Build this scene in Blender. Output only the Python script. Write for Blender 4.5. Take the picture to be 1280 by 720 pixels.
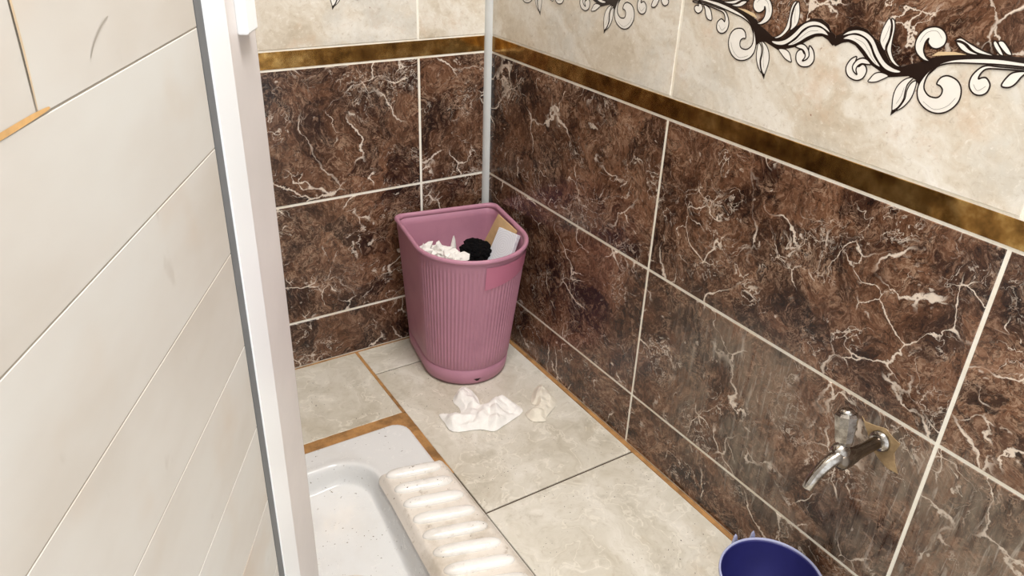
import bpy, bmesh, math, random
from mathutils import Vector, Matrix, noise
from mathutils.geometry import delaunay_2d_cdt

for o in list(bpy.data.objects):
    bpy.data.objects.remove(o)
C = bpy.context.scene.collection
SC = bpy.context.scene
random.seed(7)

# ------------------------------------------------------------------ camera
CAM = Vector((-0.9731, -1.63719, 1.11583))
yaw, pitch, roll, FPX = 0.5767, 0.4924, 0.03979, 972.123
fw = Vector((math.sin(yaw) * math.cos(pitch), math.cos(yaw) * math.cos(pitch), -math.sin(pitch)))
rt = Vector((math.cos(yaw), -math.sin(yaw), 0))
up = rt.cross(fw)
r2 = math.cos(roll) * rt + math.sin(roll) * up
u2 = -math.sin(roll) * rt + math.cos(roll) * up
cd = bpy.data.cameras.new('camera')
cd.sensor_width = 36.0
cd.lens = FPX / 1280 * 36.0
cd.clip_start = 0.02
cam = bpy.data.objects.new('camera', cd)
m = Matrix((r2, u2, -fw)).transposed().to_4x4()
m.translation = CAM
cam.matrix_world = m
C.objects.link(cam)
SC.camera = cam

# ------------------------------------------------------------------ world, exposure
world = bpy.data.worlds.new('world')
SC.world = world
world.use_nodes = True
bg = world.node_tree.nodes['Background']
bg.inputs[0].default_value = (0.985, 0.985, 0.985, 1)
bg.inputs[1].default_value = 1.15
LAMP_POWER = 36.0
vs = SC.view_settings
vs.view_transform = 'Standard'
vs.look = 'None'
vs.gamma = 1
vs.use_curve_mapping = False
vs.exposure = 0.17


# ------------------------------------------------------------------ helpers
def srgb(r, g, b):
    f = lambda c: (c / 255 / 12.92) if c / 255 <= 0.04045 else ((c / 255 + 0.055) / 1.055) ** 2.4
    return (f(r), f(g), f(b), 1)


def mesh_obj(name, verts, faces, mats, parent=None, smooth=False, mi=None):
    me = bpy.data.meshes.new(name)
    me.from_pydata([tuple(v) for v in verts], [], faces)
    for mt in (mats if isinstance(mats, (list, tuple)) else [mats]):
        me.materials.append(mt)
    if mi:
        for p, i in zip(me.polygons, mi):
            p.material_index = i
    if smooth:
        me.polygons.foreach_set('use_smooth', [True] * len(me.polygons))
    me.update()
    o = bpy.data.objects.new(name, me)
    C.objects.link(o)
    if parent:
        o.parent = parent
    return o


def inst(name, me, parent=None, mat=None):
    o = bpy.data.objects.new(name, me)
    C.objects.link(o)
    if parent:
        o.parent = parent
    if mat is not None:
        o.matrix_local = mat
    return o


def tag(o, label, cat, group=None):
    o['label'] = label
    o['category'] = cat
    if group:
        o['group'] = group
    return o


def empty(name, loc, rz=0.0):
    o = bpy.data.objects.new(name, None)
    o.empty_display_size = 0.05
    C.objects.link(o)
    o.location = loc
    o.rotation_euler = (0, 0, rz)
    return o


def struct(o):
    o['kind'] = 'structure'
    return o


def frame(u, v, n, o):
    """matrix with local x=u, y=v, z=n at o"""
    mm = Matrix((Vector(u), Vector(v), Vector(n))).transposed().to_4x4()
    mm.translation = Vector(o)
    return mm


def box_geo(x0, x1, y0, y1, z0, z1):
    v = [(x0, y0, z0), (x1, y0, z0), (x1, y1, z0), (x0, y1, z0), (x0, y0, z1), (x1, y0, z1), (x1, y1, z1), (x0, y1, z1)]
    f = [(0, 3, 2, 1), (4, 5, 6, 7), (0, 1, 5, 4), (1, 2, 6, 5), (2, 3, 7, 6), (3, 0, 4, 7)]
    return v, f


def bevel_mesh(me, w, seg=2):
    bm = bmesh.new()
    bm.from_mesh(me)
    bmesh.ops.bevel(bm, geom=list(bm.edges), offset=w, segments=seg, profile=0.5, affect='EDGES', clamp_overlap=True)
    bm.to_mesh(me)
    bm.free()


def box(name, x0, x1, y0, y1, z0, z1, mat, parent=None, bev=0.0, seg=2):
    v, f = box_geo(x0, x1, y0, y1, z0, z1)
    o = mesh_obj(name, v, f, mat, parent)
    if bev:
        bevel_mesh(o.data, bev, seg)
    return o


def slab_geo(w, h, th, ch):
    """tile: local x width, y height, z out; chamfered face edge"""
    a, b = w / 2, h / 2
    v = [(-a, -b, 0), (a, -b, 0), (a, b, 0), (-a, b, 0),
         (-a, -b, th - ch), (a, -b, th - ch), (a, b, th - ch), (-a, b, th - ch),
         (-a + ch, -b + ch, th), (a - ch, -b + ch, th), (a - ch, b - ch, th), (-a + ch, b - ch, th)]
    f = [(0, 3, 2, 1)]
    for k in range(4):
        j = (k + 1) % 4
        f += [(k, j, 4 + j, 4 + k), (4 + k, 4 + j, 8 + j, 8 + k)]
    f.append((8, 9, 10, 11))
    return v, f


def ring_loft(name, rings, mat, parent=None, closed=True, cap0=False, cap1=False, smooth=True, mi=None):
    n = len(rings[0])
    v = [p for r in rings for p in r]
    f = []
    for k in range(len(rings) - 1):
        for i in range(n if closed else n - 1):
            j = (i + 1) % n
            f.append((k * n + i, k * n + j, (k + 1) * n + j, (k + 1) * n + i))
    if cap0:
        f.append(tuple(reversed(range(n))))
    if cap1:
        f.append(tuple((len(rings) - 1) * n + i for i in range(n)))
    return mesh_obj(name, v, f, mat, parent, smooth)


def tube(name, pts, radii, mat, parent=None, n=20, sharp=False, caps=True, flat=1.0, ref=None):
    pts = [Vector(p) for p in pts]
    rings = []
    side = None
    for k, p in enumerate(pts):
        t = (pts[min(k + 1, len(pts) - 1)] - pts[max(k - 1, 0)]).normalized()
        if side is None:
            r = Vector(ref) if ref else (Vector((0, 0, 1)) if abs(t.z) < 0.9 else Vector((0, 1, 0)))
            side = (r - t * r.dot(t)).normalized()
        else:
            side = (side - t * side.dot(t)).normalized()
        b = t.cross(side)
        rr = radii[k] if isinstance(radii, (list, tuple)) else radii
        rings.append([tuple(p + rr * (math.cos(2 * math.pi * i / n) * side + flat * math.sin(2 * math.pi * i / n) * b)) for i in range(n)])
    return ring_loft(name, rings, mat, parent, True, caps, caps, not sharp)


def spline(pts, closed=True, sub=6):
    out = []
    n = len(pts)
    P = [Vector(p) for p in pts]
    rng = range(n) if closed else range(n - 1)
    for i in rng:
        if closed:
            a, b, c, d = P[(i - 1) % n], P[i], P[(i + 1) % n], P[(i + 2) % n]
        else:
            a, b, c, d = P[max(i - 1, 0)], P[i], P[i + 1], P[min(i + 2, n - 1)]
        for k in range(sub):
            t = k / sub
            out.append(0.5 * ((2 * b) + (c - a) * t + (2 * a - 5 * b + 4 * c - d) * t * t + (3 * b - a - 3 * c + d) * t ** 3))
    if not closed:
        out.append(P[-1])
    return out


# ------------------------------------------------------------------ node materials
class NT:
    def __init__(self, name):
        self.m = bpy.data.materials.new(name)
        self.m.use_nodes = True
        self.t = self.m.node_tree
        self.b = self.t.nodes['Principled BSDF']

    def n(self, typ, **kw):
        nd = self.t.nodes.new(typ)
        for k, v in kw.items():
            setattr(nd, k, v)
        return nd

    def lk(self, a, b):
        self.t.links.new(a, b)

    def set(self, sock, v):
        if isinstance(v, bpy.types.NodeSocket):
            self.lk(v, sock)
        else:
            sock.default_value = v

    def math(self, op, a, b=0.0, c=None, clamp=False):
        nd = self.n('ShaderNodeMath', operation=op, use_clamp=clamp)
        self.set(nd.inputs[0], a)
        self.set(nd.inputs[1], b)
        if c is not None:
            self.set(nd.inputs[2], c)
        return nd.outputs[0]

    def vmath(self, op, a, b):
        nd = self.n('ShaderNodeVectorMath', operation=op)
        self.set(nd.inputs[0], a)
        self.set(nd.inputs[1], b)
        return nd.outputs[0]

    def noise(self, vec, scale, detail=4, rough=0.55, dist=0.0, col=False, lac=2.0):
        nd = self.n('ShaderNodeTexNoise')
        self.set(nd.inputs['Vector'], vec)
        nd.inputs['Scale'].default_value = scale
        nd.inputs['Detail'].default_value = detail
        nd.inputs['Roughness'].default_value = rough
        nd.inputs['Lacunarity'].default_value = lac
        nd.inputs['Distortion'].default_value = dist
        return nd.outputs['Color' if col else 'Fac']

    def vor_edge(self, vec, scale, rnd=1.0):
        nd = self.n('ShaderNodeTexVoronoi', feature='DISTANCE_TO_EDGE')
        self.set(nd.inputs['Vector'], vec)
        nd.inputs['Scale'].default_value = scale
        nd.inputs['Randomness'].default_value = rnd
        return nd.outputs['Distance']

    def ramp(self, fac, stops, interp='LINEAR'):
        nd = self.n('ShaderNodeValToRGB')
        cr = nd.color_ramp
        cr.interpolation = interp
        while len(cr.elements) < len(stops):
            cr.elements.new(0.5)
        for e, (p, c) in zip(cr.elements, stops):
            e.position = p
            e.color = c if len(c) == 4 else (*c, 1)
        self.set(nd.inputs[0], fac)
        return nd.outputs[0]

    def mrange(self, v, a, b, c=0.0, d=1.0, smooth=True):
        nd = self.n('ShaderNodeMapRange')
        nd.interpolation_type = 'SMOOTHSTEP' if smooth else 'LINEAR'
        self.set(nd.inputs[0], v)
        for i, x in zip((1, 2, 3, 4), (a, b, c, d)):
            nd.inputs[i].default_value = x
        return nd.outputs[0]

    def mix(self, fac, a, b, blend='MIX'):
        nd = self.n('ShaderNodeMix', data_type='RGBA', blend_type=blend)
        self.set(nd.inputs[0], fac)
        self.set(nd.inputs[6], a)
        self.set(nd.inputs[7], b)
        return nd.outputs[2]

    def coords(self, rnd=True):
        tc = self.n('ShaderNodeTexCoord').outputs['Object']
        if not rnd:
            return tc
        oi = self.n('ShaderNodeObjectInfo').outputs['Random']
        cb = self.n('ShaderNodeCombineXYZ')
        self.set(cb.inputs[0], self.math('MULTIPLY', oi, 37.0))
        self.set(cb.inputs[1], self.math('MULTIPLY', oi, 91.0))
        self.set(cb.inputs[2], self.math('MULTIPLY', oi, 53.0))
        return self.vmath('ADD', tc, cb.outputs[0])

    def pos(self):
        return self.n('ShaderNodeNewGeometry').outputs['Position']

    def scalev(self, v, s):
        return self.vmath('MULTIPLY', v, s)

    def sep(self, v):
        nd = self.n('ShaderNodeSeparateXYZ')
        self.set(nd.inputs[0], v)
        return nd.outputs

    def bump(self, h, strength=0.2, dist=0.002):
        nd = self.n('ShaderNodeBump')
        nd.inputs['Strength'].default_value = strength
        nd.inputs['Distance'].default_value = dist
        self.set(nd.inputs['Height'], h)
        self.lk(nd.outputs[0], self.b.inputs['Normal'])

    def out(self, color=None, rough=None, metal=None, spec=None):
        for nm, v in (('Base Color', color), ('Roughness', rough), ('Metallic', metal), ('Specular IOR Level', spec)):
            if v is not None:
                self.set(self.b.inputs[nm], v)
        return self.m


def plain(name, col, rough=0.5, metal=0.0, var=0.12, scale=20.0, spec=0.5):
    T = NT(name)
    n1 = T.noise(T.coords(), scale, 5, 0.6)
    dark = tuple(c * (1 - var) for c in col[:3]) + (1,)
    lite = tuple(min(1, c * (1 + var)) for c in col[:3]) + (1,)
    return T.out(T.ramp(n1, [(0.3, dark), (0.7, lite)]), rough, metal, spec)


def brown_marble(name, stain=False):
    T = NT(name)
    P = T.coords()
    w1 = T.noise(P, 5.0, 3, 0.55, col=True)
    w2 = T.noise(P, 26.0, 4, 0.6, col=True)
    Pw = T.vmath('ADD', P, T.scalev(T.vmath('SUBTRACT', w1, (0.5, 0.5, 0.5)), (0.16, 0.16, 0.16)))
    Pw = T.vmath('ADD', Pw, T.scalev(T.vmath('SUBTRACT', w2, (0.5, 0.5, 0.5)), (0.035, 0.035, 0.035)))
    big = T.noise(Pw, 7.0, 10, 0.74)
    base = T.ramp(big, [(0.30, srgb(26, 14, 10)), (0.43, srgb(56, 35, 26)), (0.54, srgb(96, 64, 45)), (0.70, srgb(148, 110, 86))])
    vc = T.n('ShaderNodeTexVoronoi')
    T.set(vc.inputs['Vector'], Pw)
    vc.inputs['Scale'].default_value = 12.0
    cellv = T.sep(vc.outputs['Color'])[0]
    base = T.mix(T.mrange(cellv, 0.60, 0.95, 0, 0.45), base, srgb(130, 92, 68))
    base = T.mix(T.mrange(cellv, 0.02, 0.35, 0.6, 0), base, srgb(40, 24, 19))

    def ridge(sc, det, ro, dist, w, off):
        r_ = T.noise(T.vmath('ADD', Pw, off), sc, det, ro, dist)
        return T.mrange(T.math('ABSOLUTE', T.math('SUBTRACT', r_, 0.5)), 0.0, w, 1, 0)
    # fine curly fibres, light and dark
    fib = T.noise(T.vmath('MULTIPLY', Pw, (1.0, 0.6, 1.0)), 80.0, 6, 0.78, 0.8)
    base = T.mix(T.mrange(fib, 0.50, 0.64, 0, 0.62), base, srgb(160, 128, 106))
    base = T.mix(T.mrange(fib, 0.48, 0.34, 0, 0.78), base, srgb(26, 15, 12))
    c1 = T.math('MULTIPLY', ridge(34.0, 3, 0.6, 1.6, 0.05, (1.0, 5.0, 2.0)), T.mrange(T.noise(P, 14.0, 3, 0.6), 0.42, 0.62))
    base = T.mix(T.math('MULTIPLY', c1, 0.62), base, srgb(178, 148, 124))
    c2 = ridge(24.0, 4, 0.6, 1.0, 0.035, (7.0, 2.0, 4.0))
    base = T.mix(T.math('MULTIPLY', c2, 0.55), base, srgb(24, 13, 11))
    # veins
    msk = T.noise(P, 6.5, 2, 0.5)
    wob = T.math('MULTIPLY', T.mrange(T.noise(Pw, 30.0, 3, 0.6), 0.30, 0.72), 1.0)
    e1 = T.vor_edge(Pw, 6.5)
    v1 = T.math('MULTIPLY', T.mrange(T.math('DIVIDE', e1, T.math('ADD', wob, 0.12)), 0.006, 0.028, 1, 0), T.mrange(msk, 0.50, 0.60))
    e2 = T.vor_edge(T.vmath('ADD', Pw, (3.1, 1.7, 0.4)), 14.0)
    v2 = T.math('MULTIPLY', T.mrange(T.math('DIVIDE', e2, T.math('ADD', wob, 0.12)), 0.006, 0.036, 1, 0), T.mrange(T.noise(P, 10.0, 2), 0.54, 0.64))
    v3 = T.math('MULTIPLY', ridge(15.0, 3, 0.55, 0.9, 0.011, (0.0, 0.0, 9.0)), T.mrange(T.noise(P, 8.0, 2), 0.52, 0.64))
    v4 = T.math('MULTIPLY', ridge(40.0, 3, 0.6, 0.6, 0.022, (2.0, 8.0, 3.0)), T.mrange(T.noise(T.vmath('ADD', P, (4.0, 4.0, 4.0)), 9.0, 3), 0.55, 0.66))
    fl = T.mrange(T.noise(Pw, 44.0, 2, 0.5), 0.69, 0.77)
    vv = T.math('MAXIMUM', T.math('MAXIMUM', v1, v2), T.math('MAXIMUM', T.math('MAXIMUM', T.math('MULTIPLY', v3, 0.85), T.math('MULTIPLY', v4, 0.7)), T.math('MULTIPLY', fl, 0.7)))
    col = T.mix(T.math('MULTIPLY', vv, 0.85), base, srgb(236, 222, 206))
    rough = 0.2
    if stain:
        pw = T.pos()
        s = T.sep(pw)
        # chalky splash film around the tap: vertical run marks below the second joint
        st = T.noise(T.vmath('MULTIPLY', pw, (1.0, 70.0, 9.0)), 1.0, 6, 0.7, 0.5)
        blob = T.noise(pw, 5.0, 4, 0.6)
        my = T.math('MULTIPLY', T.mrange(s[1], -0.66, -0.86), T.mrange(s[1], -2.0, -1.45))
        mz = T.math('MULTIPLY', T.mrange(s[2], 0.47, 0.39), T.mrange(s[2], 0.04, 0.18))
        area = T.math('MULTIPLY', T.math('MULTIPLY', my, mz), T.mrange(blob, 0.34, 0.56))
        film = T.math('MULTIPLY', area, T.mrange(st, 0.30, 0.68, 0.15, 1.0))
        col = T.mix(T.math('MULTIPLY', film, 0.60), col, srgb(146, 134, 118))
        run = T.noise(T.vmath('MULTIPLY', pw, (1.0, 120.0, 14.0)), 1.0, 4, 0.65, 0.6)
        col = T.mix(T.math('MULTIPLY', T.math('MULTIPLY', area, T.mrange(run, 0.54, 0.68)), 0.42), col, srgb(196, 188, 176))
        rough = T.math('ADD', 0.2, T.math('MULTIPLY', film, 0.35))
    T.bump(fib, 0.04, 0.0006)
    return T.out(col, rough, 0.0, 0.42)


def cream_marble(name):
    T = NT(name)
    P = T.coords()
    w1 = T.noise(P, 4.0, 4, 0.6, col=True)
    Pw = T.vmath('ADD', P, T.scalev(T.vmath('SUBTRACT', w1, (0.5, 0.5, 0.5)), (0.35, 0.35, 0.35)))
    rotn = T.n('ShaderNodeVectorRotate')
    rotn.inputs['Angle'].default_value = 0.6
    T.set(rotn.inputs['Vector'], Pw)
    big = T.noise(T.vmath('MULTIPLY', rotn.outputs[0], (1.0, 2.6, 1.0)), 5.0, 10, 0.66)
    col = T.ramp(big, [(0.28, srgb(196, 182, 160)), (0.44, srgb(216, 205, 187)), (0.55, srgb(230, 223, 210)), (0.72, srgb(243, 239, 231))])
    patch = T.noise(P, 9.0, 5, 0.65)
    col = T.mix(T.mrange(patch, 0.56, 0.72, 0, 0.55), col, srgb(208, 180, 150))
    grey = T.noise(T.vmath('ADD', P, (9.0, 3.0, 1.0)), 6.0, 5, 0.6)
    col = T.mix(T.mrange(grey, 0.50, 0.68, 0, 0.55), col, srgb(206, 204, 196))
    sp = T.noise(P, 130.0, 2, 0.5)
    col = T.mix(T.math('MULTIPLY', T.mrange(sp, 0.70, 0.78), T.mrange(patch, 0.52, 0.66)), col, srgb(140, 92, 62))
    fine = T.noise(P, 110.0, 6, 0.75, 0.5)
    col = T.mix(T.mrange(fine, 0.53, 0.72, 0, 0.55), col, srgb(250, 246, 238))
    col = T.mix(T.mrange(fine, 0.47, 0.30, 0, 0.45), col, srgb(176, 158, 134))
    return T.out(col, 0.28, 0, 0.45)


def floor_marble(name):
    T = NT(name)
    P = T.coords()
    pw = T.pos()
    w1 = T.noise(P, 3.5, 4, 0.6, col=True)
    Pw = T.vmath('ADD', P, T.scalev(T.vmath('SUBTRACT', w1, (0.5, 0.5, 0.5)), (0.4, 0.4, 0.4)))
    big = T.noise(T.vmath('MULTIPLY', Pw, (1.8, 1.0, 1.0)), 5.5, 9, 0.65)
    col = T.ramp(big, [(0.28, srgb(180, 171, 153)), (0.44, srgb(201, 194, 179)), (0.56, srgb(211, 205, 192)), (0.72, srgb(226, 221, 211))])
    r = T.noise(Pw, 7.0, 4, 0.6)
    vein = T.mrange(T.math('ABSOLUTE', T.math('SUBTRACT', r, 0.5)), 0.002, 0.016, 1, 0)
    col = T.mix(T.math('MULTIPLY', vein, 0.5), col, srgb(232, 226, 213))
    tan = T.noise(pw, 6.0, 5, 0.6)
    col = T.mix(T.mrange(tan, 0.56, 0.76, 0, 0.45), col, srgb(196, 176, 144))
    fine = T.noise(Pw, 70.0, 5, 0.7)
    col = T.mix(T.mrange(fine, 0.5, 0.75, 0, 0.35), col, srgb(165, 150, 128))
    # grime film and specks
    gr = T.noise(pw, 11.0, 6, 0.7)
    col = T.mix(T.mrange(gr, 0.52, 0.74, 0, 0.42), col, srgb(150, 140, 120))
    sp = T.noise(pw, 210.0, 1, 0.4)
    spm = T.math('MULTIPLY', T.mrange(sp, 0.705, 0.75), T.mrange(T.noise(pw, 9.0, 2), 0.46, 0.60))
    col = T.mix(T.math('MULTIPLY', spm, 0.85), col, srgb(62, 50, 38))
    T.bump(fine, 0.05, 0.0006)
    return T.out(col, T.mrange(gr, 0.4, 0.7, 0.3, 0.55), 0, 0.4)


def grout_mat(name, col, dirt, amt=0.5):
    T = NT(name)
    pw = T.pos()
    n = T.noise(pw, 14.0, 5, 0.65)
    c = T.mix(T.mrange(n, 0.40, 0.68, 0, amt), col, dirt)
    f = T.noise(pw, 220.0, 3, 0.6)
    c = T.mix(T.mrange(f, 0.5, 0.75, 0, 0.25), c, dirt)
    T.bump(f, 0.4, 0.001)
    return T.out(c, 0.75, 0, 0.3)


def ceramic(name, dirty=0.2, base=None):
    T = NT(name)
    pw = T.pos()
    n = T.noise(pw, 9.0, 5, 0.65)
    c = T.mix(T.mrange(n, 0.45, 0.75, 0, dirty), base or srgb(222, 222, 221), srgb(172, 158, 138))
    n2 = T.noise(pw, 60.0, 4, 0.7)
    c = T.mix(T.mrange(n2, 0.55, 0.75, 0, dirty), c, srgb(150, 136, 118))
    sp = T.noise(pw, 190.0, 2, 0.4)
    m = T.math('MULTIPLY', T.mrange(sp, 0.69, 0.74), T.mrange(T.noise(pw, 12.0, 2), 0.48, 0.58))
    c = T.mix(T.math('MULTIPLY', m, 0.9), c, srgb(84, 66, 44))
    return T.out(c, T.mrange(n2, 0.4, 0.8, 0.14, 0.4), 0, 0.5)


def door_pvc(name):
    T = NT(name)
    P = T.coords()
    n = T.noise(T.vmath('MULTIPLY', P, (1.0, 2.2, 1.0)), 3.0, 4, 0.55)
    c = T.ramp(n, [(0.3, srgb(190, 183, 173)), (0.5, srgb(201, 197, 190)), (0.7, srgb(206, 205, 200))])
    b = T.noise(P, 7.0, 3, 0.5)
    c = T.mix(T.mrange(b, 0.54, 0.75, 0, 0.45), c, srgb(192, 172, 150))
    sm = T.noise(T.vmath('MULTIPLY', P, (1.6, 1.0, 1.0)), 17.0, 3, 0.5)
    c = T.mix(T.mrange(sm, 0.68, 0.76, 0, 0.3), c, srgb(160, 150, 138))
    return T.out(c, 0.42, 0, 0.4)


def gold_mat(name):
    T = NT(name)
    P = T.pos()
    n = T.noise(P, 26.0, 4, 0.6)
    c = T.ramp(n, [(0.32, srgb(112, 80, 40)), (0.5, srgb(164, 124, 66)), (0.7, srgb(214, 178, 112))])
    v = T.n('ShaderNodeTexVoronoi', feature='SMOOTH_F1')
    T.set(v.inputs['Vector'], P)
    v.inputs['Scale'].default_value = 38.0
    T.bump(v.outputs['Distance'], 0.22, 0.004)
    return T.out(c, 0.16, 0.92, 0.5)


def plastic(name, col, dark, rough=0.45, scale=8.0):
    T = NT(name)
    P = T.coords(False)
    n = T.noise(P, scale, 5, 0.62)
    c = T.mix(T.mrange(n, 0.42, 0.72, 0, 0.5), col, dark)
    g = T.noise(T.vmath('MULTIPLY', P, (3.0, 3.0, 1.0)), 40.0, 4, 0.7)
    c = T.mix(T.mrange(g, 0.55, 0.8, 0, 0.28), c, dark)
    return T.out(c, rough, 0, 0.45)


def paper(name, col, trans=0.15, rough=0.9):
    T = NT(name)
    n = T.noise(T.coords(), 60.0, 4, 0.6)
    d = tuple(c * 0.88 for c in col[:3]) + (1,)
    T.bump(n, 0.25, 0.001)
    return T.out(T.ramp(n, [(0.3, d), (0.65, col)]), rough, 0, 0.2)


def ring_paper(name):
    T = NT(name)
    w = T.n('ShaderNodeTexWave', wave_type='RINGS', rings_direction='SPHERICAL')
    T.set(w.inputs['Vector'], T.coords(False))
    w.inputs['Scale'].default_value = 55.0
    w.inputs['Distortion'].default_value = 1.5
    return T.out(T.ramp(w.outputs['Color'], [(0.2, srgb(214, 215, 222)), (0.6, srgb(226, 228, 234))]), 0.5, 0, 0.3)


def chrome(name):
    T = NT(name)
    n = T.noise(T.pos(), 70.0, 4, 0.6)
    c = T.ramp(n, [(0.35, srgb(132, 124, 116)), (0.6, srgb(196, 193, 188))])
    return T.out(c, T.mrange(n, 0.35, 0.7, 0.28, 0.12), 1.0, 0.5)


M = dict(
    brown=brown_marble('brown_marble'), brown_r=brown_marble('brown_marble_splashed', True),
    cream=cream_marble('cream_marble'), floor=floor_marble('floor_marble'),
    grout=grout_mat('white_grout', srgb(250, 246, 234), srgb(222, 204, 170), 0.35),
    floor_grout=grout_mat('dark_floor_grout', srgb(72, 52, 34), srgb(40, 30, 22)),
    orange=grout_mat('rusty_grout', srgb(182, 136, 84), srgb(116, 84, 52), 0.85),
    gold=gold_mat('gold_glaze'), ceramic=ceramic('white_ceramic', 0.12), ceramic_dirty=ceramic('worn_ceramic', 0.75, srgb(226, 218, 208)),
    ceramic_ridge=ceramic('ridge_ceramic', 0.5, srgb(238, 235, 230)), pvc=door_pvc('door_board'), profile=plain('white_profile', srgb(250, 253, 255), 0.25, 0, 0.0),
    stile=plain('stile_grey', srgb(214, 208, 205), 0.35, 0, 0.05, 9), gasket=plain('gasket', srgb(112, 114, 116), 0.6, 0, 0.1),
    trim=plain('corner_profile', srgb(206, 208, 206), 0.3, 0, 0.05), white=plain('painted_white', srgb(235, 232, 226), 0.7, 0, 0.02),
    pink=plastic('mauve_plastic', srgb(186, 132, 152), srgb(160, 110, 130)),
    pink_label=plastic('pink_patch', srgb(194, 118, 144), srgb(180, 112, 134), 0.45),
    blue=plastic('navy_plastic', srgb(42, 42, 104), srgb(30, 30, 78), 0.4), blue_rim=plastic('lavender_plastic', srgb(168, 172, 204), srgb(140, 144, 176), 0.4),
    tissue=paper('tissue_paper', srgb(246, 243, 238)), damp=paper('damp_tissue', srgb(232, 224, 208), rough=0.6),
    black=plain('black_cloth', srgb(14, 13, 14), 0.95, 0, 0.3, 60, 0.1), card=paper('tan_card', srgb(206, 172, 128)),
    greybox=ring_paper('grey_card'), chrome=chrome('chrome'), worn=plain('reflection_dark_chrome', srgb(118, 108, 98), 0.26, 1.0, 0.25, 60),  # tap body chrome: dark reflected surroundings put into its base colour
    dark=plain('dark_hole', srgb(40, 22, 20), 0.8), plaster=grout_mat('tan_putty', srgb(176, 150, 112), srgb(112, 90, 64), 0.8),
    ink=plain('print_black', srgb(34, 20, 14), 0.3, 0, 0.1), print_white=plain('print_white', srgb(240, 236, 228), 0.3, 0, 0.03),
    beige=plain('print_beige', srgb(216, 190, 150), 0.3), stainline=plain('rust_stain', srgb(206, 164, 108), 0.6, 0, 0.2, 60), tanline=plain('tan_stain', srgb(200, 178, 148), 0.6, 0, 0.1, 60),
    jointline=plain('joint_line', srgb(166, 158, 146), 0.7, 0, 0.08), scuff=plain('scuff_mark', srgb(160, 154, 144), 0.6, 0, 0.1),
)

# ------------------------------------------------------------------ room shell
ROW = 0.3025
Z3, G = 0.1292, 0.0060
Z2, Z1 = Z3 + ROW, Z3 + 2 * ROW
ZG = Z1 + 0.0379            # top of the gold border
ZU = ZG + ROW               # top of the decorated row
CEIL = 2.55
XL, YF = -1.30, -1.85       # left wall, open front
TH = 0.007
tile_cache = {}


def tile_mesh(w, h, mat, th=TH, ch=0.0008):
    k = (round(w, 4), round(h, 4), mat.name, th)
    if k not in tile_cache:
        v, f = slab_geo(w, h, th, ch)
        me = bpy.data.meshes.new('tile')
        me.from_pydata(v, [], f)
        me.materials.append(mat)
        tile_cache[k] = me
    return tile_cache[k]


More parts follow.
